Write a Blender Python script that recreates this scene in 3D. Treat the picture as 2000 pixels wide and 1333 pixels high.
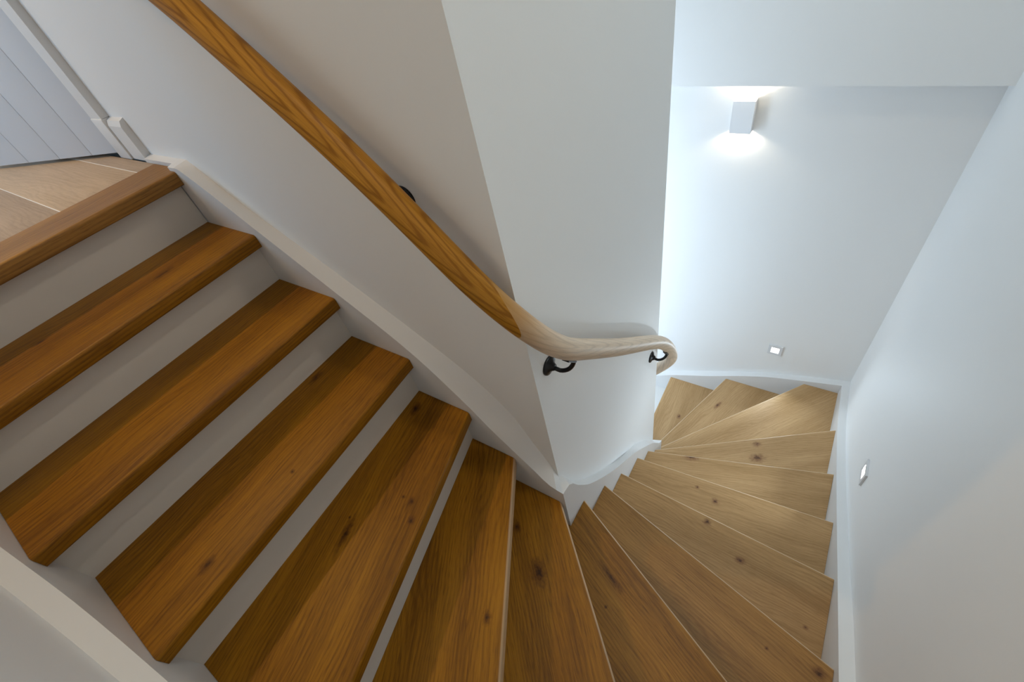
import bpy, bmesh, math, random
from mathutils import Matrix, Vector
from math import radians, cos, sin, pi, sqrt

for o in list(bpy.data.objects): bpy.data.objects.remove(o)
scene = bpy.context.scene
col = scene.collection

# ------------------------------------------------------------------ camera
cam_d = bpy.data.cameras.new('camera')
cam_d.sensor_fit = 'HORIZONTAL'; cam_d.sensor_width = 36.0
cam_d.lens = 889.42 / 2000 * 36.0
cam_d.clip_start = 0.02
cam = bpy.data.objects.new('camera', cam_d); col.objects.link(cam)
RIGHT = Vector((0.82973, 0.52514, -0.189145))
DOWN = Vector((0.271069, -0.675336, -0.685888))
FWD = Vector((-0.487924, 0.517831, -0.702696))
m = Matrix.Identity(4)
for i in range(3):
    m[i][0] = RIGHT[i]; m[i][1] = -DOWN[i]; m[i][2] = -FWD[i]
m.translation = Vector((1.74441, -0.55036, 0.44499))
cam.matrix_world = m
scene.camera = cam

# ------------------------------------------------------------------ world, daylight, exposure
w = bpy.data.worlds.new('sky'); scene.world = w; w.use_nodes = True
w.node_tree.nodes['Background'].inputs[0].default_value = (0.62, 0.78, 1.0, 1)
w.node_tree.nodes['Background'].inputs[1].default_value = 0.3
scene.view_settings.view_transform = 'Standard'
scene.view_settings.look = 'None'
scene.view_settings.gamma = 1.0
scene.view_settings.use_curve_mapping = False
scene.view_settings.exposure = 0.13

def area(name, loc, direction, sx, sy, power, color, spread=180):
    d = bpy.data.lights.new(name, 'AREA'); d.shape = 'RECTANGLE'; d.size = sx; d.size_y = sy
    d.energy = power; d.color = color; d.spread = radians(spread)
    o = bpy.data.objects.new(name, d); col.objects.link(o); o.location = loc
    o.rotation_euler = Vector(direction).to_track_quat('-Z', 'Z').to_euler()
    return o

STAIR_DAY, STAIR_C = 47.0, (.68, .84, 1.0)
ROOF_FILL, ROOF_FILL_C = 18.0, (.74, .93, 1.0)
HALL_DAY, HALL_C = 27.0, (.32, .66, 1.0)
DOWN_W, WARM = 78.0, (1.0, .63, .25)
WINDER_W, WINDER_C = 33.0, (1.0, .90, .74)
SCONCE_W, SCONCE_C = 2.7, (1.0, .86, .64)
STEP_W, STEP_C = 1.9, (.74, .89, 1.0)
area('added_stairwell_light', (-.05, .91, -1.55), (0, 1, 0), 0.76, 2.5, STAIR_DAY, STAIR_C)  # shines through the made-up glazing in the partition
area('added_roof_light', (1.72, 1.45, 2.58), (0, 0, -1), 0.8, 0.8, ROOF_FILL, ROOF_FILL_C)  # added light above the invented roof window
area('hall_daylight', (-1.3, -2.46, 1.35), (0, 1, 0), 1.2, 1.5, HALL_DAY, HALL_C)

# ------------------------------------------------------------------ helpers
H = 0.19            # riser height
CEIL = 2.5
LOW = -16 * H       # lower floor

def link(name, me, mat=None, parent=None):
    o = bpy.data.objects.new(name, me); col.objects.link(o)
    if mat: me.materials.append(mat)
    if parent: o.parent = parent
    return o
def smooth(me, ang=35):
    for p in me.polygons: p.use_smooth = True
    me.set_sharp_from_angle(angle=radians(ang))
def mesh(name, verts, faces, mat, parent=None, ang=None, bevel=0):
    me = bpy.data.meshes.new(name)
    me.from_pydata([tuple(v) for v in verts], [], faces); me.update()
    bm = bmesh.new(); bm.from_mesh(me); bmesh.ops.recalc_face_normals(bm, faces=bm.faces)
    if bevel:
        ed = [e for e in bm.edges if len(e.link_faces) == 2 and e.calc_face_angle(0) > radians(40)]
        bmesh.ops.bevel(bm, geom=ed, offset=bevel, segments=2, profile=.5, affect='EDGES')
    bm.to_mesh(me); bm.free()
    if ang: smooth(me, ang)
    return link(name, me, mat, parent)
def box(name, x0, x1, y0, y1, z0, z1, mat, parent=None, bevel=0):
    v = [(x, y, z) for x in (x0, x1) for y in (y0, y1) for z in (z0, z1)]
    f = [(0, 1, 3, 2), (4, 6, 7, 5), (0, 4, 5, 1), (2, 3, 7, 6), (0, 2, 6, 4), (1, 5, 7, 3)]
    return mesh(name, v, f, mat, parent, bevel=bevel, ang=30 if bevel else None)
def prism(name, poly, z0, z1, mat, parent=None):
    n = len(poly)
    v = [(x, y, z0) for x, y in poly] + [(x, y, z1) for x, y in poly]
    f = [tuple(range(n)), tuple(range(n, 2 * n))] + [(i, (i + 1) % n, n + (i + 1) % n, n + i) for i in range(n)]
    return mesh(name, v, f, mat, parent)
def boxes_bm(name, bl, mat, parent=None):
    """one mesh out of several boxes (a frame of one thing)"""
    V = []; F = []
    for (x0, x1, y0, y1, z0, z1) in bl:
        b = len(V)
        V += [(x, y, z) for x in (x0, x1) for y in (y0, y1) for z in (z0, z1)]
        F += [tuple(b + i for i in f) for f in [(0, 1, 3, 2), (4, 6, 7, 5), (0, 4, 5, 1), (2, 3, 7, 6), (0, 2, 6, 4), (1, 5, 7, 3)]]
    return mesh(name, V, F, mat, parent)
def empty(name, loc=(0, 0, 0)):
    o = bpy.data.objects.new(name, None); col.objects.link(o); o.location = loc
    o.empty_display_size = .1
    return o
def tag(o, label, cat, group=None):
    o['label'] = label; o['category'] = cat
    if group: o['group'] = group
    return o
def struct(o, label=None, cat=None):
    o['kind'] = 'structure'
    if label: o['label'] = label
    if cat: o['category'] = cat
    return o
def keep(o, parent):
    """parent to an empty that stands away from the origin, keeping the place"""
    o.parent = parent; o.matrix_parent_inverse = Matrix.Translation(-parent.location)
    return o
def tube(path, radius, seg=20, up=Vector((0, 0, 1)), sx=1.0, sz=1.0, cap=True):
    V = []; F = []; n = len(path); L = 0; lens = []
    rad = radius if isinstance(radius, (list, tuple)) else [radius] * n
    for i, p in enumerate(path):
        p = Vector(p)
        t = (Vector(path[min(i + 1, n - 1)]) - Vector(path[max(i - 1, 0)])).normalized()
        s = t.cross(up).normalized(); u = s.cross(t).normalized()
        if i: L += (p - Vector(path[i - 1])).length
        for j in range(seg):
            a = 2 * pi * j / seg
            V.append(p + (s * cos(a) * sx + u * sin(a) * sz) * rad[i]); lens.append((L, cos(a) * rad[i], sin(a) * rad[i]))
    for i in range(n - 1):
        for j in range(seg):
            F.append((i * seg + j, i * seg + (j + 1) % seg, (i + 1) * seg + (j + 1) % seg, (i + 1) * seg + j))
    if cap: F += [tuple(range(seg))[::-1], tuple((n - 1) * seg + j for j in range(seg))]
    return V, F, lens
def interp(pts, x):
    """monotone cubic interpolation through (s, value) points"""
    n = len(pts)
    if x <= pts[0][0]: return pts[0][1]
    if x >= pts[-1][0]: return pts[-1][1]
    d = [(pts[i + 1][1] - pts[i][1]) / (pts[i + 1][0] - pts[i][0]) for i in range(n - 1)]
    mm = [d[0]] + [0 if d[i - 1] * d[i] <= 0 else 2 * d[i - 1] * d[i] / (d[i - 1] + d[i]) for i in range(1, n - 1)] + [d[-1]]
    for i in range(n - 1):
        if x <= pts[i + 1][0]:
            h = pts[i + 1][0] - pts[i][0]; t = (x - pts[i][0]) / h
            return ((2 * t ** 3 - 3 * t * t + 1) * pts[i][1] + (t ** 3 - 2 * t * t + t) * h * mm[i]
                    + (-2 * t ** 3 + 3 * t * t) * pts[i + 1][1] + (t ** 3 - t * t) * h * mm[i + 1])

# ------------------------------------------------------------------ materials
def new_mat(name):
    mt = bpy.data.materials.new(name); mt.use_nodes = True
    return mt, mt.node_tree, mt.node_tree.nodes['Principled BSDF']
def paint(name, c, rough=.55, bump=.15, scale=260):
    mt, nt, b = new_mat(name)
    b.inputs['Base Color'].default_value = (*c, 1); b.inputs['Roughness'].default_value = rough
    b.inputs['Specular IOR Level'].default_value = .3
    if bump:
        tc = nt.nodes.new('ShaderNodeTexCoord'); nz = nt.nodes.new('ShaderNodeTexNoise')
        nz.inputs['Scale'].default_value = scale; nz.inputs['Detail'].default_value = 2
        bp = nt.nodes.new('ShaderNodeBump'); bp.inputs['Strength'].default_value = bump; bp.inputs['Distance'].default_value = .0006
        nt.links.new(tc.outputs['Object'], nz.inputs['Vector']); nt.links.new(nz.outputs['Fac'], bp.inputs['Height'])
        nt.links.new(bp.outputs['Normal'], b.inputs['Normal'])
    return mt
def emit(name, c, s):
    mt = bpy.data.materials.new(name); mt.use_nodes = True; nt = mt.node_tree; nt.nodes.clear()
    e = nt.nodes.new('ShaderNodeEmission'); o = nt.nodes.new('ShaderNodeOutputMaterial')
    e.inputs[0].default_value = (*c, 1); e.inputs[1].default_value = s; nt.links.new(e.outputs[0], o.inputs[0])
    return mt
def oak(name, light, dark, knots=(), seed=0.0, attr=None, rough=.42, ring_amp=.24, tilt=.02, wob=.16, cath=False, rpow=2.2, spec=.2, arris_glint=0, light_fade=None):
    """oiled oak; grain runs along local x (or along the first component of a grain attribute)"""
    mt, nt, bs = new_mat(name); N = nt.nodes; Lk = nt.links.new
    def math_(op, a, b=None, c=None):
        n = N.new('ShaderNodeMath'); n.operation = op
        for i, v in enumerate((a, b, c)):
            if v is None: continue
            if isinstance(v, (int, float)): n.inputs[i].default_value = v
            else: Lk(v, n.inputs[i])
        return n.outputs[0]
    if attr:
        a = N.new('ShaderNodeAttribute'); a.attribute_name = attr; vec0 = a.outputs['Vector']
    else:
        vec0 = N.new('ShaderNodeTexCoord').outputs['Object']
    ad = N.new('ShaderNodeVectorMath'); ad.operation = 'ADD'; ad.inputs[1].default_value = (seed * 3.17, seed * .713, 0); Lk(vec0, ad.inputs[0])
    vec = ad.outputs[0]
    def noise(scale3, detail=3, rough_=.55):
        mp = N.new('ShaderNodeVectorMath'); mp.operation = 'MULTIPLY'; mp.inputs[1].default_value = scale3; Lk(vec, mp.inputs[0])
        n = N.new('ShaderNodeTexNoise'); n.inputs['Scale'].default_value = 1; n.inputs['Detail'].default_value = detail; n.inputs['Roughness'].default_value = rough_
        Lk(mp.outputs[0], n.inputs['Vector']); return n.outputs['Fac']
    sp = N.new('ShaderNodeSeparateXYZ'); Lk(vec0, sp.inputs[0])
    lx, ly, lz = sp.outputs
    # growth rings: warped bands across the board
    warp = noise((1.6, 5, 5), 2); warp2 = noise((7, 22, 22), 2)
    a_ = math_('ADD', ly, math_('MULTIPLY', math_('SUBTRACT', warp, .5), wob))
    a_ = math_('ADD', a_, math_('MULTIPLY', math_('SUBTRACT', warp2, .5), .012))
    rr = math_('SQRT', math_('ADD', math_('MULTIPLY', a_, a_), math_('POWER', math_('SUBTRACT', lz, .035 + .02 * (seed % 1)), 2.0)))
    if cath:      # flat-sawn face: nested arches running down the rail
        wv = math_('ADD', math_('ADD', math_('MULTIPLY', ly, -.5), math_('MULTIPLY', lz, .866)), math_('MULTIPLY', math_('SUBTRACT', warp, .5), .035))
        wv = math_('ADD', wv, math_('MULTIPLY', math_('SUBTRACT', warp2, .5), .012))
        rr = math_('SQRT', math_('ADD', math_('MULTIPLY', wv, wv), .00003))
    ring = math_('ADD', math_('MULTIPLY', math_('SINE', math_('MULTIPLY', math_('ADD', rr, math_('MULTIPLY', lx, tilt)), 560.0)), .5), .5)
    ring = math_('POWER', ring, rpow)
    fine = noise((5, 170, 170), 4, .6)
    pore = noise((22, 420, 420), 2)
    broad = noise((1.1, 9, 9), 2)
    f = math_('ADD', math_('MULTIPLY', math_('SUBTRACT', broad, .5), 1.7), .52)
    f = math_('SUBTRACT', f, math_('MULTIPLY', math_('SUBTRACT', ring, .3), ring_amp))
    f = math_('ADD', f, math_('MULTIPLY', math_('SUBTRACT', fine, .5), 1.25))
    pd = N.new('ShaderNodeMapRange'); pd.inputs[1].default_value = .36; pd.inputs[2].default_value = .47; pd.inputs[3].default_value = -.30; pd.inputs[4].default_value = 0
    Lk(pore, pd.inputs[0]); f = math_('ADD', f, pd.outputs[0])
    cl = N.new('ShaderNodeClamp'); Lk(f, cl.inputs[0])
    mx = N.new('ShaderNodeMix'); mx.data_type = 'RGBA'; Lk(cl.outputs[0], mx.inputs[0])
    mx.inputs[6].default_value = (*dark, 1); mx.inputs[7].default_value = (*light, 1)
    out = mx.outputs[2]
    kn = noise((60, 90, 90), 3, .7)
    for (kx, ky, s, e) in knots:      # knots: dark heart with a softer reddish halo
        dx = math_('MULTIPLY', math_('SUBTRACT', lx, kx), 1.0 / e); dy = math_('SUBTRACT', ly, ky)
        d = math_('SQRT', math_('ADD', math_('MULTIPLY', dx, dx), math_('MULTIPLY', dy, dy)))
        d = math_('ADD', d, math_('MULTIPLY', math_('SUBTRACT', kn, .5), .022 * s))
        for (r0, r1, c, amt) in ((.004 * s, .019 * s, (dark[0] * .62, dark[1] * .5, dark[2] * .6), .75), (.0, .0075 * s, (dark[0] * .22, dark[1] * .18, dark[2] * .3), .9)):
            mr = N.new('ShaderNodeMapRange'); mr.interpolation_type = 'SMOOTHSTEP'
            mr.inputs[1].default_value = r0; mr.inputs[2].default_value = r1; mr.inputs[3].default_value = amt; mr.inputs[4].default_value = 0
            Lk(d, mr.inputs[0])
            k = N.new('ShaderNodeMix'); k.data_type = 'RGBA'; Lk(mr.outputs[0], k.inputs[0]); Lk(out, k.inputs[6]); k.inputs[7].default_value = (*c, 1)
            out = k.outputs[2]
    if light_fade:      # warm light giving way to daylight, painted along the rail
        mr = N.new('ShaderNodeMapRange'); mr.interpolation_type = 'SMOOTHSTEP'; mr.inputs[1].default_value = light_fade[0]; mr.inputs[2].default_value = light_fade[1]; mr.inputs[3].default_value = light_fade[3]; mr.inputs[4].default_value = 0
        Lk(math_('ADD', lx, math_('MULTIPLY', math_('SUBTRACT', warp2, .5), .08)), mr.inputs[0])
        k = N.new('ShaderNodeMix'); k.data_type = 'RGBA'; Lk(mr.outputs[0], k.inputs[0]); Lk(out, k.inputs[6]); k.inputs[7].default_value = (*light_fade[2], 1)
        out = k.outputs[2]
    if arris_glint:      # painted highlight: paler arris along the nosing
        mr = N.new('ShaderNodeMapRange'); mr.inputs[1].default_value = .0035; mr.inputs[2].default_value = .0065; mr.inputs[3].default_value = arris_glint; mr.inputs[4].default_value = 0
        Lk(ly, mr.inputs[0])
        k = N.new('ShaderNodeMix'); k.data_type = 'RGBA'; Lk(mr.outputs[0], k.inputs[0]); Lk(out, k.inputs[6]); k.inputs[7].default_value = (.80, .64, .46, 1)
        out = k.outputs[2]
    Lk(out, bs.inputs['Base Color'])
    bs.inputs['Roughness'].default_value = rough; bs.inputs['Specular IOR Level'].default_value = spec
    bp = N.new('ShaderNodeBump'); bp.inputs['Strength'].default_value = .25; bp.inputs['Distance'].default_value = .0008
    Lk(f, bp.inputs['Height']); Lk(bp.outputs['Normal'], bs.inputs['Normal'])
    return mt

WALL = paint('white_wall_paint', (.86, .86, .855), .6)
TRIM = paint('white_satin_trim', (.76, .76, .76), .35, .05, 90)
RISER = paint('white_riser_paint', (.68, .65, .605), .45, .08, 120)
CEILM = paint('ceiling_paint', (.82, .82, .81), .8)
DOORM = paint('white_door_paint', (.74, .76, .80), .4, .06, 120)
IRON = paint('black_iron', (.008, .008, .009), .32, .1, 300)
PLATE = paint('white_plate', (.72, .73, .75), .35, 0)
PLASTER = paint('white_plaster', (.82, .83, .85), .6, .1)
DARK = paint('dark_gap', (.03, .025, .02), .9, 0)
LENS = emit('step_light_lens', (1.0, .99, .97), 4.5)
LAMP = emit('warm_led', (1.0, .9, .72), 14)
GLOBE = emit('lamp_globe', WARM, 6)
OAK_WARMLIT = ((.36, .154, .007), (.138, .050, .002))
OAK_DAYLIT = ((.58, .375, .19), (.38, .225, .095))
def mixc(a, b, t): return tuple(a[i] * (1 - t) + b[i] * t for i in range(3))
JOINT_GLINT = paint('joint_glint_paint', (.85, .82, .78), .6, 0)
WHITEFLOOR = paint('white_resin_floor', (.80, .80, .79), .3, .03, 60)
glass, nt, b = new_mat('window_glass')
nt.nodes.remove(b)
tr = nt.nodes.new('ShaderNodeBsdfTransparent'); gl = nt.nodes.new('ShaderNodeBsdfGlossy'); gl.inputs['Roughness'].default_value = .02
ms = nt.nodes.new('ShaderNodeMixShader'); ms.inputs[0].default_value = .06
nt.links.new(tr.outputs[0], ms.inputs[1]); nt.links.new(gl.outputs[0], ms.inputs[2]); nt.links.new(ms.outputs[0], nt.nodes['Material Output'].inputs[0])

# ------------------------------------------------------------------ the shell
XA, YA, YC, XE, YD, YF = 1.222, .05, 1.065, 2.222, 2.091, -.956
ZB = LOW - .12
DX0, DX1, DH = -1.29, -.452, 2.05     # door opening in the partition
wa = struct(empty('wall_partition_south'))
struct(prism('wall_panel', [(DX1, YA), (XA, YA), (XA - .1, YA + .1), (DX1, YA + .1)], ZB, CEIL, WALL, wa))
struct(box('wall_panel', -2.6, DX0, YA, YA + .1, ZB, CEIL, WALL, wa))
struct(box('wall_panel', DX0, DX1, YA, YA + .1, DH, CEIL, WALL, wa))
struct(box('wall_panel', DX0, DX1, YA, YA + .1, ZB, -.2, WALL, wa))
wa['label'] = 'white plastered partition wall beside the upper oak flight'
struct(prism('wall_partition_east', [(XA, YA), (XA, YC), (XA - .1, YC - .1), (XA - .1, YA + .1)], ZB, CEIL, WALL), 'narrow white end face of the partition wrapped by the handrail')
wp = struct(empty('wall_partition_north'), 'hidden white side of the partition along the lower flight')
struct(prism('wall_panel', [(XA, YC), (.35, YC), (.35, YC - .1), (XA - .1, YC - .1)], ZB, CEIL, WALL, wp))
struct(box('wall_panel', -1.3, -.45, YC - .1, YC, ZB, CEIL, WALL, wp))
struct(box('wall_panel', -.45, .35, YC - .1, YC, ZB, -2.85, WALL, wp))
struct(box('wall_panel', -.45, .35, YC - .1, YC, -.25, CEIL, WALL, wp))
struct(box('wall_partition_west', -1.4, -1.3, YA + .1, YC - .1, ZB, CEIL, WALL), 'hidden white end of the partition behind the door')
struct(box('wall_light_block', -1.3, XA - .1, .56, .64, ZB, CEIL, WALL), 'added hidden wall keeping light from the door gap')  # added unseen blocker, keeps the gap under the door dark
OVER = -.462
wn = struct(prism('wall_north', [(YD, ZB), (YD, OVER), (1.99, OVER), (1.99, CEIL), (2.25, CEIL), (2.25, ZB)], -1.3, XE, WALL), 'pale far wall with a shallow ledge above the lit wall sconce')
# prism was drawn in (y, z) and pulled along x: turn it upright
wn.data.transform(Matrix(((0, 0, 1, 0), (1, 0, 0, 0), (0, 1, 0, 0), (0, 0, 0, 1))))
struct(box('wall_east', XE, XE + .1, YF - .1, 2.25, ZB, CEIL, WALL), 'pale blue-white wall on the right of the winding stair')
struct(box('wall_south', 0, XE, YF - .1, YF, ZB, CEIL, WALL), 'white wall below the near stringboard at lower left')
struct(box('wall_hall_east', -.1, 0, -2.4, -.845, ZB, CEIL, WALL), 'white wall end at the head of the stairs')
hs = struct(empty('wall_hall_south'), 'white hall wall with a tall window')
for r in ((-2.6, -1.95, ZB, CEIL), (-.65, 0, ZB, CEIL), (-1.95, -.65, ZB, .55), (-1.95, -.65, 2.15, CEIL)):
    struct(box('wall_panel', r[0], r[1], -2.5, -2.4, r[2], r[3], WALL, hs))
struct(box('wall_hall_west', -2.7, -2.6, -2.5, .15, ZB, CEIL, WALL), 'white wall at the far end of the hall')
struct(box('wall_west', -1.4, -1.3, YC - .1, 2.25, ZB, CEIL, WALL), 'white wall at the foot of the stairs')
ce = struct(empty('ceiling'), 'white ceiling above the stairwell')
for r in ((-2.7, 1.3, -2.5, 2.25), (2.14, XE + .1, -2.5, 2.25), (1.3, 2.14, -2.5, 1.03), (1.3, 2.14, 1.87, 2.25)):
    struct(box('ceiling_panel', r[0], r[1], r[2], r[3], CEIL, CEIL + .1, CEILM, ce))
def window(name, axis, pos, a0, a1, z0, z1, label):
    root = struct(empty(name), label)
    am, zm = (a0 + a1) / 2, (z0 + z1) / 2; t = .05
    def bb(u0, u1, w0, w1, d0, d1): return (pos + d0, pos + d1, u0, u1, w0, w1) if axis == 'x' else (u0, u1, pos + d0, pos + d1, w0, w1)
    fr = [bb(a0, a0 + t, z0, z1, 0, .06), bb(a1 - t, a1, z0, z1, 0, .06), bb(a0 + t, a1 - t, z0, z0 + t, 0, .06), bb(a0 + t, a1 - t, z1 - t, z1, 0, .06),
          bb(a0 + t, a1 - t, zm - .02, zm + .02, .005, .055)]
    boxes_bm('window_frame', fr, TRIM, root)
    for q0, q1 in ((z0 + t, zm - .02), (zm + .02, z1 - t)):
        box('pane', *bb(a0 + t, a1 - t, q0, q1, .025, .031), glass, root)
window('added_glazing', 'y', .975, -.45, .35, -2.85, -.25, 'added unseen tall white-framed glazing in the partition beside the lower flight')  # made-up opening, added to throw daylight onto the far wall
window('window_2', 'y', -2.48, -1.95, -.65, .55, 2.15, 'white-framed hall window across from the landing')

rw = struct(empty('added_roof_window'), 'added unseen square roof window above the foot of the winding stair')  # invented roof window, added to brighten the stairwell
boxes_bm('window_frame', [(1.3, 1.34, 1.03, 1.87, CEIL + .03, CEIL + .08), (2.10, 2.14, 1.03, 1.87, CEIL + .03, CEIL + .08), (1.34, 2.10, 1.03, 1.07, CEIL + .03, CEIL + .08), (1.34, 2.10, 1.83, 1.87, CEIL + .03, CEIL + .08)], TRIM, rw)  # frame of the added roof window
box('pane', 1.34, 2.10, 1.07, 1.83, CEIL + .05, CEIL + .056, glass, rw)  # pane of the added roof window
# landing floor of oak boards, lower floor
fl = struct(empty('floor'), 'pale oak plank landing at the head of the stairs')
sub = box('subfloor', -2.6, -.187, -2.4, .05, -.2, -.022, DARK, fl); struct(sub)
random.seed(4)
def plank(x0, x1, y0, y1, z, par, seed, tone):
    o = box('plank', -(x1 - x0) / 2, (x1 - x0) / 2, -(y1 - y0) / 2, (y1 - y0) / 2, -.02, 0,
            PLANKS[tone], par, bevel=.0018)
    o.location = ((x0 + x1) / 2, (y0 + y1) / 2, z)
    return o
PLANKS = [oak('oak_plank_%d' % i, mixc((.60, .45, .31), (.50, .38, .28), i / 2), mixc((.43, .31, .20), (.36, .27, .19), i / 2), seed=11.3 + i * 2.7) for i in range(3)]
G = .0012
plank(-1.9, -.187, -.0405 + G, .0215, 0, fl, 1, 2)
plank(-2.6, -1.9 - G, -.0405 + G, .0215, 0, fl, 1, 0)
y = -.0405; i = 0
while y > -2.38:
    y1 = y - .2475; lo = max(y1, -2.4)
    cut = [-.187, -1.35 - .4 * (i % 2), -2.6]
    for a in range(2):
        plank(cut[a + 1] + G, cut[a] - (G if a else 0), lo + G, y - G, 0, fl, i + a, (i * 2 + a) % 3 if not (a == 0 and i < 2) else i * 2)
    y = y1; i += 1
for jy in (-.0405, -.288): box('joint_highlight', -1.35, -.189, jy - .0016, jy + .0016, -.02, -.0006, JOINT_GLINT, fl)  # white strips standing in for bevel highlights along two plank joints
struct(box('floor_lower', -1.3, XE, YC, YD, LOW - .1, LOW, WHITEFLOOR), 'white resin floor at the foot of the stairs')
struct(box('floor_understairs', -1.3, XE, YF, YC, LOW - .1, LOW, WHITEFLOOR), 'white floor below the stairs')

# ------------------------------------------------------------------ the staircase
INNER = [(-.6, 0), (1.2665, 0), (1.2665, 1.11), (-1.2, 1.11)]
OUTER = [(-.6, -.911), (2.18, -.911), (2.18, 2.044), (-1.2, 2.044)]
NOSE = {0: ((.005, 0), (-.005, -.911)), 1: ((.261, 0), (.2595, -.911)), 2: ((.523, 0), (.520, -.911)), 3: ((.7635, 0), (.816, -.911)),
        4: ((.9485, 0), (1.186, -.911)), 5: ((1.090, 0), (1.587, -.911)), 6: ((1.249, 0), (2.134, -.911)), 7: ((1.2665, .119), (2.18, -.340)),
        8: ((1.2665, .295), (2.18, .044)), 9: ((1.2665, .471), (2.18, .418)), 10: ((1.2665, .6855), (2.18, .760)), 11: ((1.2665, .855), (2.18, 1.142)),
        12: ((1.2665, .987), (2.18, 1.5815)), 13: ((1.242, 1.11), (1.969, 2.044)), 14: ((1.1435, 1.11), (1.464, 2.044)), 15: ((1.05, 1.11), (1.033, 2.044)),
        16: ((.775, 1.11), (.772, 2.044)), 17: ((.515, 1.11), (.513, 2.044))}
OVH, TH = .043, .045
def path_at(path, P, D, ref):
    best = None
    for i in range(3):
        a = Vector(path[i]); e = Vector(path[i + 1]) - a
        den = D.x * e.y - D.y * e.x
        if abs(den) < 1e-9: continue
        q = a - P; t = (q.x * e.y - q.y * e.x) / den; s = (q.x * D.y - q.y * D.x) / den
        if -1e-6 <= s <= 1 + 1e-6:
            X = P + D * t; d = (X - ref).length
            if best is None or d < best[0]: best = (d, i + s, X)
    return best[1], best[2]
def nose_line(k, back=0.0):
    a, b_ = Vector(NOSE[k][0]), Vector(NOSE[k][1]); D = (b_ - a).normalized()
    nrm = Vector((D.y, -D.x))                 # direction of descent is -nrm for inner->outer lines going to -y
    up = nrm if nrm.x < 0 or k > 6 else -nrm
    # uphill side: towards the previous nosing
    if k > 0:
        pm = (Vector(NOSE[k - 1][0]) + Vector(NOSE[k - 1][1])) / 2; up = nrm if (pm - a).dot(nrm) > 0 else -nrm
    else: up = Vector((-1, 0))
    P = a + up * back
    return path_at(INNER, P, D, a), path_at(OUTER, P, D, b_), D, up
def between(path, s0, s1):
    lo, hi = min(s0, s1), max(s0, s1)
    r = [Vector(path[i]) for i in range(1, 3) if lo + 1e-4 < i < hi - 1e-4]
    return r if s0 < s1 else r[::-1]
st = tag(empty('staircase', (.0, 0, 0)), 'winding oak staircase with white risers turning down around the white partition', 'staircase')
KNOTS = {1: [(0.124, -0.251, .9, 3), (0.064, -0.585, .5, 3)], 3: [(0.509, -0.192, 1, 2.2), (0.727, -0.462, .5, 1), (0.734, -0.736, 1.1, 1.6)],
         4: [(0.862, -0.498, 1.0, 4), (0.837, -0.458, .4, 1), (0.944, -0.332, .5, 1), (0.975, -0.332, .8, 1.3), (1.013, -0.375, .8, 1.2), (0.763, -0.068, 1.2, 1.8)],
         5: [(1.28, -0.452, .9, 1.5)], 6: [(1.294, -0.243, 1.9, 1.9), (1.153, -0.152, 1.0, 1.5)], 7: [(1.498, -0.191, .5, 1), (1.479, -0.098, .8, 6)],
         8: [(1.99, -0.001, .5, 1), (2.142, 0.01, 1.2, 1.4)], 9: [(1.855, 0.319, 1.2, 1.3), (2.117, 0.19, .6, 1.2), (1.694, 0.417, 1.1, 1.2)],
         10: [(1.694, 0.622, 1.2, 1.2), (1.596, 0.657, .7, 1.2)], 11: [(1.499, 0.918, 1.6, 2)], 12: [(1.824, 1.192, 2.2, 1.5), (1.8, 1.287, 1.3, 1.5)],
         14: [(1.482, 1.765, 1.1, 3)], 15: [(1.228, 1.675, 1.2, 1.5)]}
LIGHT_TINT = {0: .2, 1: 0, 2: 0, 3: .0, 4: .0, 5: 0, 6: 0, 7: .08, 8: .33, 9: .68, 10: .84, 11: .95, 12: 1, 13: 1, 14: 1, 15: 1, 16: 1, 17: 1}  # warm light up top, daylight lower down, painted into the tread colour
ARRIS_GLINT = {5: .35, 6: .45, 7: .5, 8: .55, 9: .55, 10: .55, 11: .55, 12: .55, 13: .55, 14: .55}  # strength of the painted nosing highlight per tread
def rounded_slab(name, poly, mat, parent, thick, r=.009, r2=.006):
    """poly in local xy; first and last vertices lie on the front edge y=0 and get the rounded nosing"""
    n = len(poly); rings = []
    def ring(d, z):
        P = [Vector(p) for p in poly]
        for i, j in ((0, 1), (n - 1, n - 2)):
            e = P[j] - P[i]
            if abs(e.y) > 1e-6: P[i] = P[i] + e * (d / e.y)
        return [(p.x, p.y, z) for p in P]
    for a in range(7):
        t = pi / 2 * a / 6; rings.append(ring(r - r * sin(t), -r + r * cos(t)))
    for a in range(5):
        t = pi / 2 * a / 4; rings.append(ring(r2 - r2 * cos(t), -thick + r2 - r2 * sin(t)))
    V = [v for q in rings for v in q]; F = [tuple(range(n))]
    for k in range(len(rings) - 1):
        for i in range(n): F.append((k * n + i, k * n + (i + 1) % n, (k + 1) * n + (i + 1) % n, (k + 1) * n + i))
    b0 = (len(rings) - 1) * n
    F.append(tuple(b0 + i for i in range(n))[::-1])
    return mesh(name, V, F, mat, parent, ang=25)
def shrink(path_pts, eps): return path_pts
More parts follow.
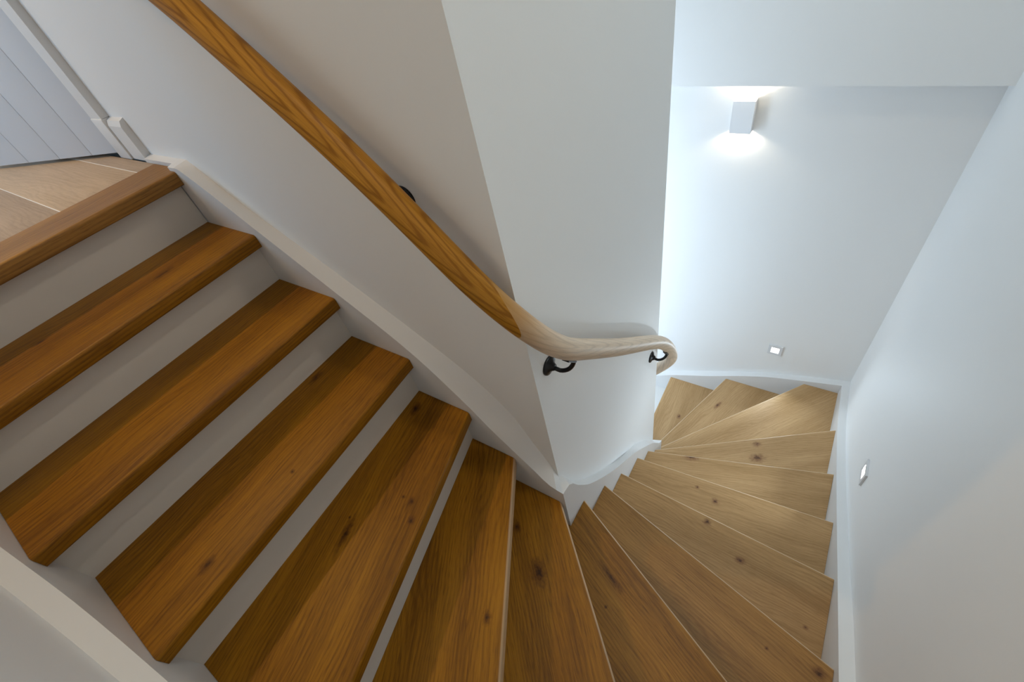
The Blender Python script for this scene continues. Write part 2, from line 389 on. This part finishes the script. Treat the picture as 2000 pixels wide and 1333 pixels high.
for k in range(0, 16):
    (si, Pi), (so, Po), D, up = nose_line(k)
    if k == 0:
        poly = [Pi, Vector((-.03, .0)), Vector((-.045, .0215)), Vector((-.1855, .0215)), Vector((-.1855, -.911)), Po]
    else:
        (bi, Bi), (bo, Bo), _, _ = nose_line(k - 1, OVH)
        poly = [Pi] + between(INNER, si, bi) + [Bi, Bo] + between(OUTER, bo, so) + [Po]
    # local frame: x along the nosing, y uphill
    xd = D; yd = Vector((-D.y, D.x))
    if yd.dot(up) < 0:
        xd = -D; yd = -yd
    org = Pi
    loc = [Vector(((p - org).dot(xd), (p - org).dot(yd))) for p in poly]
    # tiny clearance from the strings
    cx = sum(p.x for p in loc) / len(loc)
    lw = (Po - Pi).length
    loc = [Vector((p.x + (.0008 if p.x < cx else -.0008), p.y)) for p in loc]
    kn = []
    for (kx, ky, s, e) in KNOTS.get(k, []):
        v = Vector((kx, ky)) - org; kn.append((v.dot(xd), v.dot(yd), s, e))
    t_ = LIGHT_TINT[k]
    mt = oak('oak_tread_%d' % k, mixc(OAK_WARMLIT[0], OAK_DAYLIT[0], t_), mixc(OAK_WARMLIT[1], OAK_DAYLIT[1], t_), kn, seed=1.37 * k + .2, arris_glint=ARRIS_GLINT.get(k, 0))
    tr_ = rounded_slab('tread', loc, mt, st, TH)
    ang = math.atan2(xd.y, xd.x)
    tr_.location = (org.x, org.y, -k * H); tr_.rotation_euler = (0, 0, ang)
    if k == 0: tr_['label'] = 'oak nosing board at the edge of the landing'
    # riser below this tread
    (ri, Ri), (ro, Ro), _, upv = nose_line(k, OVH)
    (ri2, Ri2), (ro2, Ro2), _, _ = nose_line(k, OVH + .018)
    z1 = -k * H - TH; z0 = -(k + 1) * H
    prism('riser', [Ri, Ro] + between(OUTER, ro, ro2) + [Ro2, Ri2] + between(INNER, ri2, ri), z0, z1, RISER, st)

def string_board(name, front, back, zf, zb, depth, s0, s1, n=40, extra=()):
    ss = sorted(set([s0 + (s1 - s0) * i / n for i in range(n + 1)] + list(extra)), reverse=s1 < s0)
    V = []; F = []
    for s in ss:
        fx, fy = front(s); bx, by = back(s); a, b_ = interp(zf, s), interp(zb, s)
        bot = min(a, b_) - depth
        V += [(fx, fy, bot), (fx, fy, a), (bx, by, b_), (bx, by, bot)]
    m_ = len(ss)
    for i in range(m_ - 1):
        for j in range(4):
            F.append((i * 4 + j, i * 4 + (j + 1) % 4, (i + 1) * 4 + (j + 1) % 4, (i + 1) * 4 + j))
    F += [tuple(range(4)), tuple((m_ - 1) * 4 + j for j in range(4))]
    return mesh(name, V, F, TRIM, st, ang=20)
def ramp(s, a, b_, va, vb): return va if s <= a else vb if s >= b_ else va + (vb - va) * (s - a) / (b_ - a)
rv = lambda L: sorted(L)
string_board('stringboard', lambda s: (s, ramp(s, -.045, -.03, .0225, 0)), lambda s: (s if s < 1.1 else 1.1 + (s - 1.1) * .122 / .1665, YA),
    [(-.25, .012), (-.05, .012), (.030, .012), (.045, .005), (.293, -.166), (.54, -.343), (.786, -.526), (.962, -.725), (1.011, -.795), (1.101, -.906), (1.158, -.972), (1.221, -1.045), (1.2665, -1.058)],
    [(-.25, .016), (-.05, .016), (.008, .016), (.022, .006), (.203, -.125), (.509, -.307), (.767, -.472), (.946, -.599), (1.015, -.661), (1.091, -.756), (1.165, -.885), (1.25, -1.02), (1.2665, -1.055)], .36, -.25, 1.2665, 60, (-.045, -.03, 1.1, .008, .022, .030, .045))
string_board('stringboard', lambda s: (1.2665, s), lambda s: (XA, ramp(s, 0, .1, YA, .1) if s < .1 else ramp(s, 1.0, 1.11, 1.0, YC) if s > 1.0 else s),
    [(0, -1.058), (.045, -1.068), (.098, -1.167), (.166, -1.283), (.249, -1.389), (.396, -1.552), (.644, -1.787), (.814, -1.978), (.931, -2.119), (1.02, -2.25), (1.085, -2.34), (1.11, -2.352)],
    [(0, -1.055), (.05, -1.09), (.1, -1.17), (.157, -1.271), (.221, -1.365), (.355, -1.521), (.549, -1.724), (.755, -1.898), (.901, -2.07), (1.0, -2.215), (1.08, -2.30), (1.11, -2.315)], .42, 0, 1.11, 50, (.1, 1.0))
string_board('stringboard', lambda s: (s, 1.11), lambda s: (s if s < 1.1 else 1.1 + (s - 1.1) * .122 / .1665, YC),
    rv([(1.2665, -2.352), (1.2, -2.39), (1.12, -2.48), (1.05, -2.62), (.95, -2.80), (.85, -2.92), (.78, -2.93), (-1.3, -2.93)]),
    rv([(1.2665, -2.315), (1.2, -2.37), (1.12, -2.47), (1.05, -2.62), (.95, -2.80), (.85, -2.92), (.78, -2.93), (-1.3, -2.93)]), .30, 1.2665, -1.3)
string_board('stringboard', lambda s: (s, -.911), lambda s: (s if s < 2.0 else 2.0 + (s - 2.0) * .222 / .18, YF),
    [(0, .05), (.26, -.125), (.505, -.318), (.656, -.436), (.89, -.562), (1.186, -.70), (1.587, -.89), (2.18, -1.13)],
    [(0, .05), (.26, -.14), (.547, -.352), (.687, -.446), (.824, -.526), (1.186, -.70), (1.587, -.89), (2.18, -1.13)], .36, .001, 2.18, 40, (2.0,))
string_board('stringboard', lambda s: (2.18, s), lambda s: (XE, ramp(s, -.911, -.75, YF, -.75) if s < -.75 else ramp(s, 1.9, 2.044, 1.9, YD) if s > 1.9 else s),
    [(-.911, -1.13), (-.34, -1.28), (-.006, -1.451), (.356, -1.640), (.805, -1.877), (1.231, -2.091), (1.66, -2.28), (2.044, -2.385)],
    [(-.911, -1.13), (-.34, -1.28), (.021, -1.457), (.184, -1.537), (.572, -1.756), (1.266, -2.108), (1.70, -2.285), (2.044, -2.372)], .40, -.911, 2.044, 50, (-.75, 1.9))
string_board('stringboard', lambda s: (s, 2.044), lambda s: (s if s < 2.0 else 2.0 + (s - 2.0) * .222 / .18, YD),
    rv([(2.18, -2.385), (1.935, -2.450), (1.744, -2.505), (1.577, -2.574), (1.35, -2.685), (1.032, -2.826), (.85, -2.92), (.78, -2.93), (-1.3, -2.93)]),
    rv([(2.18, -2.372), (2.047, -2.415), (1.735, -2.507), (1.384, -2.656), (1.016, -2.823), (.85, -2.92), (.78, -2.93), (-1.3, -2.93)]), .40, 2.18, -1.3, 70, (2.0,))

# ------------------------------------------------------------------ handrail
PTS = [(-.55, -.025, 1.0), (-.25, -.025, .985), (0.0, -.025, .86), (.2, -.025, .735), (.4, -.025, .60), (.5333, -.025, .502), (.6637, -.025, .405), (.7139, -.025, .361), (.8016, -.025, .283), (.9359, -.025, .158), (1.0224, -.025, .067), (1.0579, -.025, .028), (1.12, -.024, -.045),
       (1.1686, -.020, -.109), (1.1996, -.0105, -.160), (1.2358, .0091, -.229), (1.2624, .0357, -.293), (1.281, .0654, -.350), (1.293, .1, -.398), (1.297, .1332, -.438), (1.297, .2247, -.528),
       (1.297, .33, -.632), (1.297, .4396, -.736), (1.297, .56, -.846), (1.297, .6857, -.960), (1.297, .78, -1.048), (1.297, .8685, -1.138), (1.297, .94, -1.222), (1.297, 1.0, -1.306), (1.296, 1.05, -1.395), (1.291, 1.09, -1.468), (1.275, 1.12, -1.535), (1.25, 1.137, -1.592),
       (1.2056, 1.14, -1.662), (1.12, 1.14, -1.765), (1.0, 1.14, -1.88), (.8, 1.14, -2.04), (.6, 1.14, -2.19)]
def catmull(P, sub):
    P = [Vector(p) for p in P]; out = []; idx = []
    for i in range(len(P) - 1):
        p0 = P[max(i - 1, 0)]; p1 = P[i]; p2 = P[i + 1]; p3 = P[min(i + 2, len(P) - 1)]
        # centripetal parametrisation keeps unevenly spaced points smooth
        t0 = 0; t1 = t0 + max((p1 - p0).length, 1e-4) ** .5; t2 = t1 + (p2 - p1).length ** .5; t3 = t2 + max((p3 - p2).length, 1e-4) ** .5
        for j in range(sub):
            t = t1 + (t2 - t1) * j / sub
            A1 = p0 * ((t1 - t) / (t1 - t0)) + p1 * ((t - t0) / (t1 - t0)); A2 = p1 * ((t2 - t) / (t2 - t1)) + p2 * ((t - t1) / (t2 - t1)); A3 = p2 * ((t3 - t) / (t3 - t2)) + p3 * ((t - t2) / (t3 - t2))
            B1 = A1 * ((t2 - t) / (t2 - t0)) + A2 * ((t - t0) / (t2 - t0)); B2 = A2 * ((t3 - t) / (t3 - t1)) + A3 * ((t - t1) / (t3 - t1))
            out.append(B1 * ((t2 - t) / (t2 - t1)) + B2 * ((t - t1) / (t2 - t1)))
    out.append(P[-1]); return out
RAIL = catmull(PTS, 5)
def relax(P, it=12):
    P = [p.copy() for p in P]
    for _ in range(it):
        Q = [p.copy() for p in P]
        for i in range(1, len(P) - 1): Q[i] = P[i] * .5 + (P[i - 1] + P[i + 1]) * .25
        P = Q
    return P
RAIL = relax(RAIL)
RR = .0305
hr = tag(empty('handrail'), 'round oak handrail curving along and around the end of the partition', 'handrail')
ARC = [0.0]
for a_, b_ in zip(RAIL[:-1], RAIL[1:]): ARC.append(ARC[-1] + (b_ - a_).length)
def rail_at(l):
    l = min(max(l, 0), ARC[-1]); lo, hi = 0, len(ARC) - 1
    while hi - lo > 1:
        md = (lo + hi) // 2
        if ARC[md] <= l: lo = md
        else: hi = md
    t = (l - ARC[lo]) / max(ARC[hi] - ARC[lo], 1e-9)
    def tan(i): return (RAIL[min(i + 1, len(RAIL) - 1)] - RAIL[max(i - 1, 0)]).normalized()
    return RAIL[lo].lerp(RAIL[hi], t), tan(lo).lerp(tan(hi), t).normalized()
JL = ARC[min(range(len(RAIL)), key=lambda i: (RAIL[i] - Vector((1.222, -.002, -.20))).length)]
def rail_piece(name, l0, l1, mat):
    S = 28; n = int((l1 - l0) / .012) + 2; V = []; F = []; g = []
    for i in range(n):
        l = l0 + (l1 - l0) * i / (n - 1)
        sh = .075 * max(0.0, 1 - abs(l - JL) / .35)          # slanted seam shaped as the edge of daylight on the rail
        for j in range(S):
            a = 2 * pi * j / S; q = l + sh * cos(a + pi / 4)
            p, t = rail_at(q); sd = t.cross(Vector((0, 0, 1))).normalized(); u = sd.cross(t).normalized()
            V.append(p + (sd * cos(a) + u * sin(a)) * RR); g.append((q, cos(a) * RR, sin(a) * RR))
    for i in range(n - 1):
        for j in range(S): F.append((i * S + j, i * S + (j + 1) % S, (i + 1) * S + (j + 1) % S, (i + 1) * S + j))
    F += [tuple(range(S))[::-1], tuple((n - 1) * S + j for j in range(S))]
    o = mesh(name, V, F, mat, hr, ang=50)
    at = o.data.attributes.new('grain', 'FLOAT_VECTOR', 'POINT')
    for i, q in enumerate(g): at.data[i].vector = q
    return o
rail_piece('rail_straight', 0, JL, oak('oak_rail_warmlit', (.52, .235, .026), (.27, .105, .008), seed=3.3, attr='grain', ring_amp=.75, tilt=.10, cath=True, rpow=5))['label'] = 'straight length of the oak rail, warm light painted into its honey tone'
rail_piece('rail_wreath', JL, ARC[-1], oak('oak_rail_daylit', (.78, .62, .46), (.56, .44, .33), seed=7.1, attr='grain', ring_amp=.5, tilt=.09, cath=True, rpow=5, light_fade=(JL - .05, JL + .20, (.42, .20, .035), .95)))['label'] = 'curved wreath of the oak rail, daylight painted into its pale tone'  # rail end painted pale where daylight falls on it
def bracket(P, nrm, label):
    """P: point on the wall; nrm: outward normal"""
    P = Vector(P); n_ = Vector(nrm); zz = Vector((0, 0, 1)); side = n_.cross(zz)
    near = min(RAIL, key=lambda q: (q - (P + n_ * .075 + zz * .06)).length)
    i = RAIL.index(near); tan = (RAIL[i + 1] - RAIL[i - 1]).normalized()
    top = near - zz * (RR + .004)
    reach = (top - P).dot(n_)
    p = []
    for j in range(15):
        t = j / 14
        a = t * pi * .5
        # straight out, then a round hook up to the rail
        if t < .35: q = P + n_ * (reach * .42 * t / .35) - zz * (.016 * (t / .35))
        else:
            u = (t - .35) / .65; an = -pi / 2 + u * pi / 2
            cx_ = reach * .42; r_ = reach - cx_
            q = P + n_ * (cx_ + r_ * cos(an)) + zz * (-.016 + (r_ + r_ * sin(an)) * ((top - P).dot(zz) + .016) / r_) 
        q = q + (top - P - n_ * reach - zz * (top - P).dot(zz)) * t
        p.append(q)
    V, F, _ = tube(p, [.0095] + [.0085] * 2 + [.0065] * 12, 14, up=side)
    arm = mesh('bracket', V, F, IRON, hr, ang=50); arm['label'] = label
    # rose: shallow domed disc on the wall
    prof = [(0, .030), (.003, .0305), (.006, .029), (.009, .022), (.013, .014), (.022, .0095)]
    V = []; F = []; S = 28
    for (d, r) in prof:
        for j in range(S): V.append(P + n_ * d + (side * cos(2 * pi * j / S) + zz * sin(2 * pi * j / S)) * r)
    for k in range(len(prof) - 1):
        for j in range(S): F.append((k * S + j, k * S + (j + 1) % S, (k + 1) * S + (j + 1) % S, (k + 1) * S + j))
    F += [tuple(range(S)), tuple((len(prof) - 1) * S + j for j in range(S))]
    mesh('rose', V, F, IRON, arm, ang=40)
    # saddle plate under the rail
    sd = tan.cross(zz).normalized(); up = sd.cross(tan)
    c = near - up * (RR + .0012)
    V = [c + tan * a * .026 + sd * b_ * .010 + up * h_ for a in (-1, 1) for b_ in (-1, 1) for h_ in (-.0022, .0022)]
    mesh('saddle_plate', V, [(0, 1, 3, 2), (4, 6, 7, 5), (0, 4, 5, 1), (2, 3, 7, 6), (0, 2, 6, 4), (1, 5, 7, 3)], IRON, arm)
bracket((1.222, .121, -.522), (1, 0, 0), 'black iron bracket on the end face near the front corner')
bracket((1.222, .965, -1.372), (1, 0, 0), 'black iron bracket at the far corner of the end face')
bracket((.984, .05, .006), (0, -1, 0), 'black iron bracket behind the straight rail')
bracket((.15, .05, .67), (0, -1, 0), 'black iron bracket near the head of the rail')

# ------------------------------------------------------------------ wall sconce on the far wall
def sconce(c, label, power):
    x0, x1, y0, y1, z0, z1 = c; t = .007
    root = tag(empty('wall_sconce', ((x0 + x1) / 2, y1, z0)), label, 'wall lamp')
    keep(boxes_bm('housing', [(x0, x1, y0, y0 + t, z0, z1), (x0, x0 + t, y0 + t, y1, z0, z1), (x1 - t, x1, y0 + t, y1, z0, z1)], PLASTER), root)
    zm = (z0 + z1) / 2; xm = (x0 + x1) / 2
    keep(box('lamp_holder', x0 + t, x1 - t, y0 + t, y1, zm - .028, zm + .028, PLASTER), root)
    for s in (1, -1):
        zz = zm + s * .030
        keep(box('led', xm - .018, xm + .018, y0 + .016, y1 - .012, min(zz, zz + s * .004) , max(zz, zz + s * .004), LAMP), root)
        d = bpy.data.lights.new('sconce_led', 'SPOT'); d.energy = power; d.color = SCONCE_C; d.spot_size = radians(165); d.spot_blend = .1; d.shadow_soft_size = .010
        o = bpy.data.objects.new('sconce_led', d); col.objects.link(o); o.location = (xm, (y0 + y1) / 2, zm + s * .053)
        o.rotation_euler = (pi if s > 0 else 0, 0, 0); keep(o, root)
sconce((1.2225, 1.3265, 2.042, YD, -.711, -.551), 'white plaster up-and-down wall sconce glowing under the ledge', SCONCE_W)

# ------------------------------------------------------------------ step lights
def step_light(c, axis, label):
    cx_, cy_, cz_ = c; s = .0445; r = .0255
    root = tag(empty('step_light', c), label, 'step light', 'square step lights along the outer walls')
    def bb(a0, a1, z0, z1, d0, d1):
        if axis == '-y': return (cx_ + a0, cx_ + a1, cy_ + d0, cy_ + d1, cz_ + z0, cz_ + z1)
        return (cx_ + a0, cx_ + a1, cy_ - d1, cy_ - d0, cz_ + z0, cz_ + z1) if axis == 'y' else (cx_ - d1, cx_ - d0, cy_ + a0, cy_ + a1, cz_ + z0, cz_ + z1)
    keep(boxes_bm('faceplate', [bb(-s, -r, -s, s, 0, .008), bb(r, s, -s, s, 0, .008), bb(-r, r, -s, -r, 0, .008), bb(-r, r, r, s, 0, .008)], PLATE), root)
    keep(box('lens', *bb(-r, r, -r, r, .0005, .003), LENS), root)
    nx, ny = {'y': (0, -1), 'x': (-1, 0), '-y': (0, 1)}[axis]
    a = area('step_light_glow', (cx_ + nx * .006, cy_ + ny * .006, cz_), (nx, ny, .1), .048, .048, STEP_W, STEP_C, 130)
    keep(a, root)
step_light((1.7345, YD, -2.252), 'y', 'square white step light set low in the far wall')
step_light((XE, .936, -1.690), 'x', 'square white step light set in the right-hand wall')

# ------------------------------------------------------------------ door, casing, skirting on the landing
dr = struct(empty('door_1', (-.473, .033, .006)), 'white boarded door standing slightly ajar at the landing')
dr.rotation_euler = (0, 0, math.atan2(.21, .636) )
edges = [0, .159, .348, .541, .735, .80]
for a, b_ in zip(edges[:-1], edges[1:]):
    o = box('board', -b_ + .0012, -a - .0012, .004, .040, .006, 2.02, DOORM, dr, bevel=.0022)
box('door_core', -.80, 0, .012, .038, .007, 2.019, DOORM, dr)
box('door_handle', -.755, -.735, -.045, .004, .98, 1.0, IRON, dr, bevel=.003)
cs = struct(empty('trim_1'), 'white door casing beside the ajar door')
struct(boxes_bm('casing', [(-.455, -.362, .024, YA, .14, DH + .07), (-1.36, -1.29, .024, YA, .0, DH + .07), (-1.29, -.455, .024, YA, DH, DH + .07)], TRIM, cs))
struct(box('plinth_block', -.458, -.360, .020, YA, 0, .14, TRIM, cs, bevel=.004))
v = [(x, y_, z) for x in (-.357, -.252) for (y_, z) in ((.027, 0.001), (.027, .117), (.034, .133), (YA, .139), (YA, 0.001))]
sk = struct(mesh('baseboard_landing', v, [tuple(range(5)), tuple(range(5, 10))] + [(i, (i + 1) % 5, 5 + (i + 1) % 5, 5 + i) for i in range(5)], TRIM), 'short white skirting board between door casing and stairs')

# ------------------------------------------------------------------ upper lamps (above the frame)
def downlight(x, y_, power, label, colr=WARM):
    root = tag(empty('downlight', (x, y_, CEIL)), label, 'ceiling light', 'recessed ceiling downlights')
    V = []; F = []; S = 28
    prof = [(.052, 0), (.052, -.004), (.040, -.006), (.036, -.0005)]
    for (r, z) in prof:
        for j in range(S): V.append((r * cos(2 * pi * j / S), r * sin(2 * pi * j / S), z))
    for k in range(3):
        for j in range(S): F.append((k * S + j, k * S + (j + 1) % S, (k + 1) * S + (j + 1) % S, (k + 1) * S + j))
    o = mesh('bezel', V, F, PLATE, root, ang=30)
    o2 = mesh('lens', [(.036 * cos(2 * pi * j / S), .036 * sin(2 * pi * j / S), -.001) for j in range(S)], [tuple(range(S))], GLOBE, root)
    d = bpy.data.lights.new('downlight_beam', 'SPOT'); d.energy = power; d.color = colr; d.spot_size = radians(150); d.spot_blend = .5; d.shadow_soft_size = .05
    l = bpy.data.objects.new('downlight_beam', d); col.objects.link(l); l.parent = root; l.location = (0, 0, -.02)
downlight(-.85, -.6, DOWN_W, 'warm recessed downlight above the landing')
downlight(1.85, .15, WINDER_W, 'warm recessed downlight above the winding treads', WINDER_C)
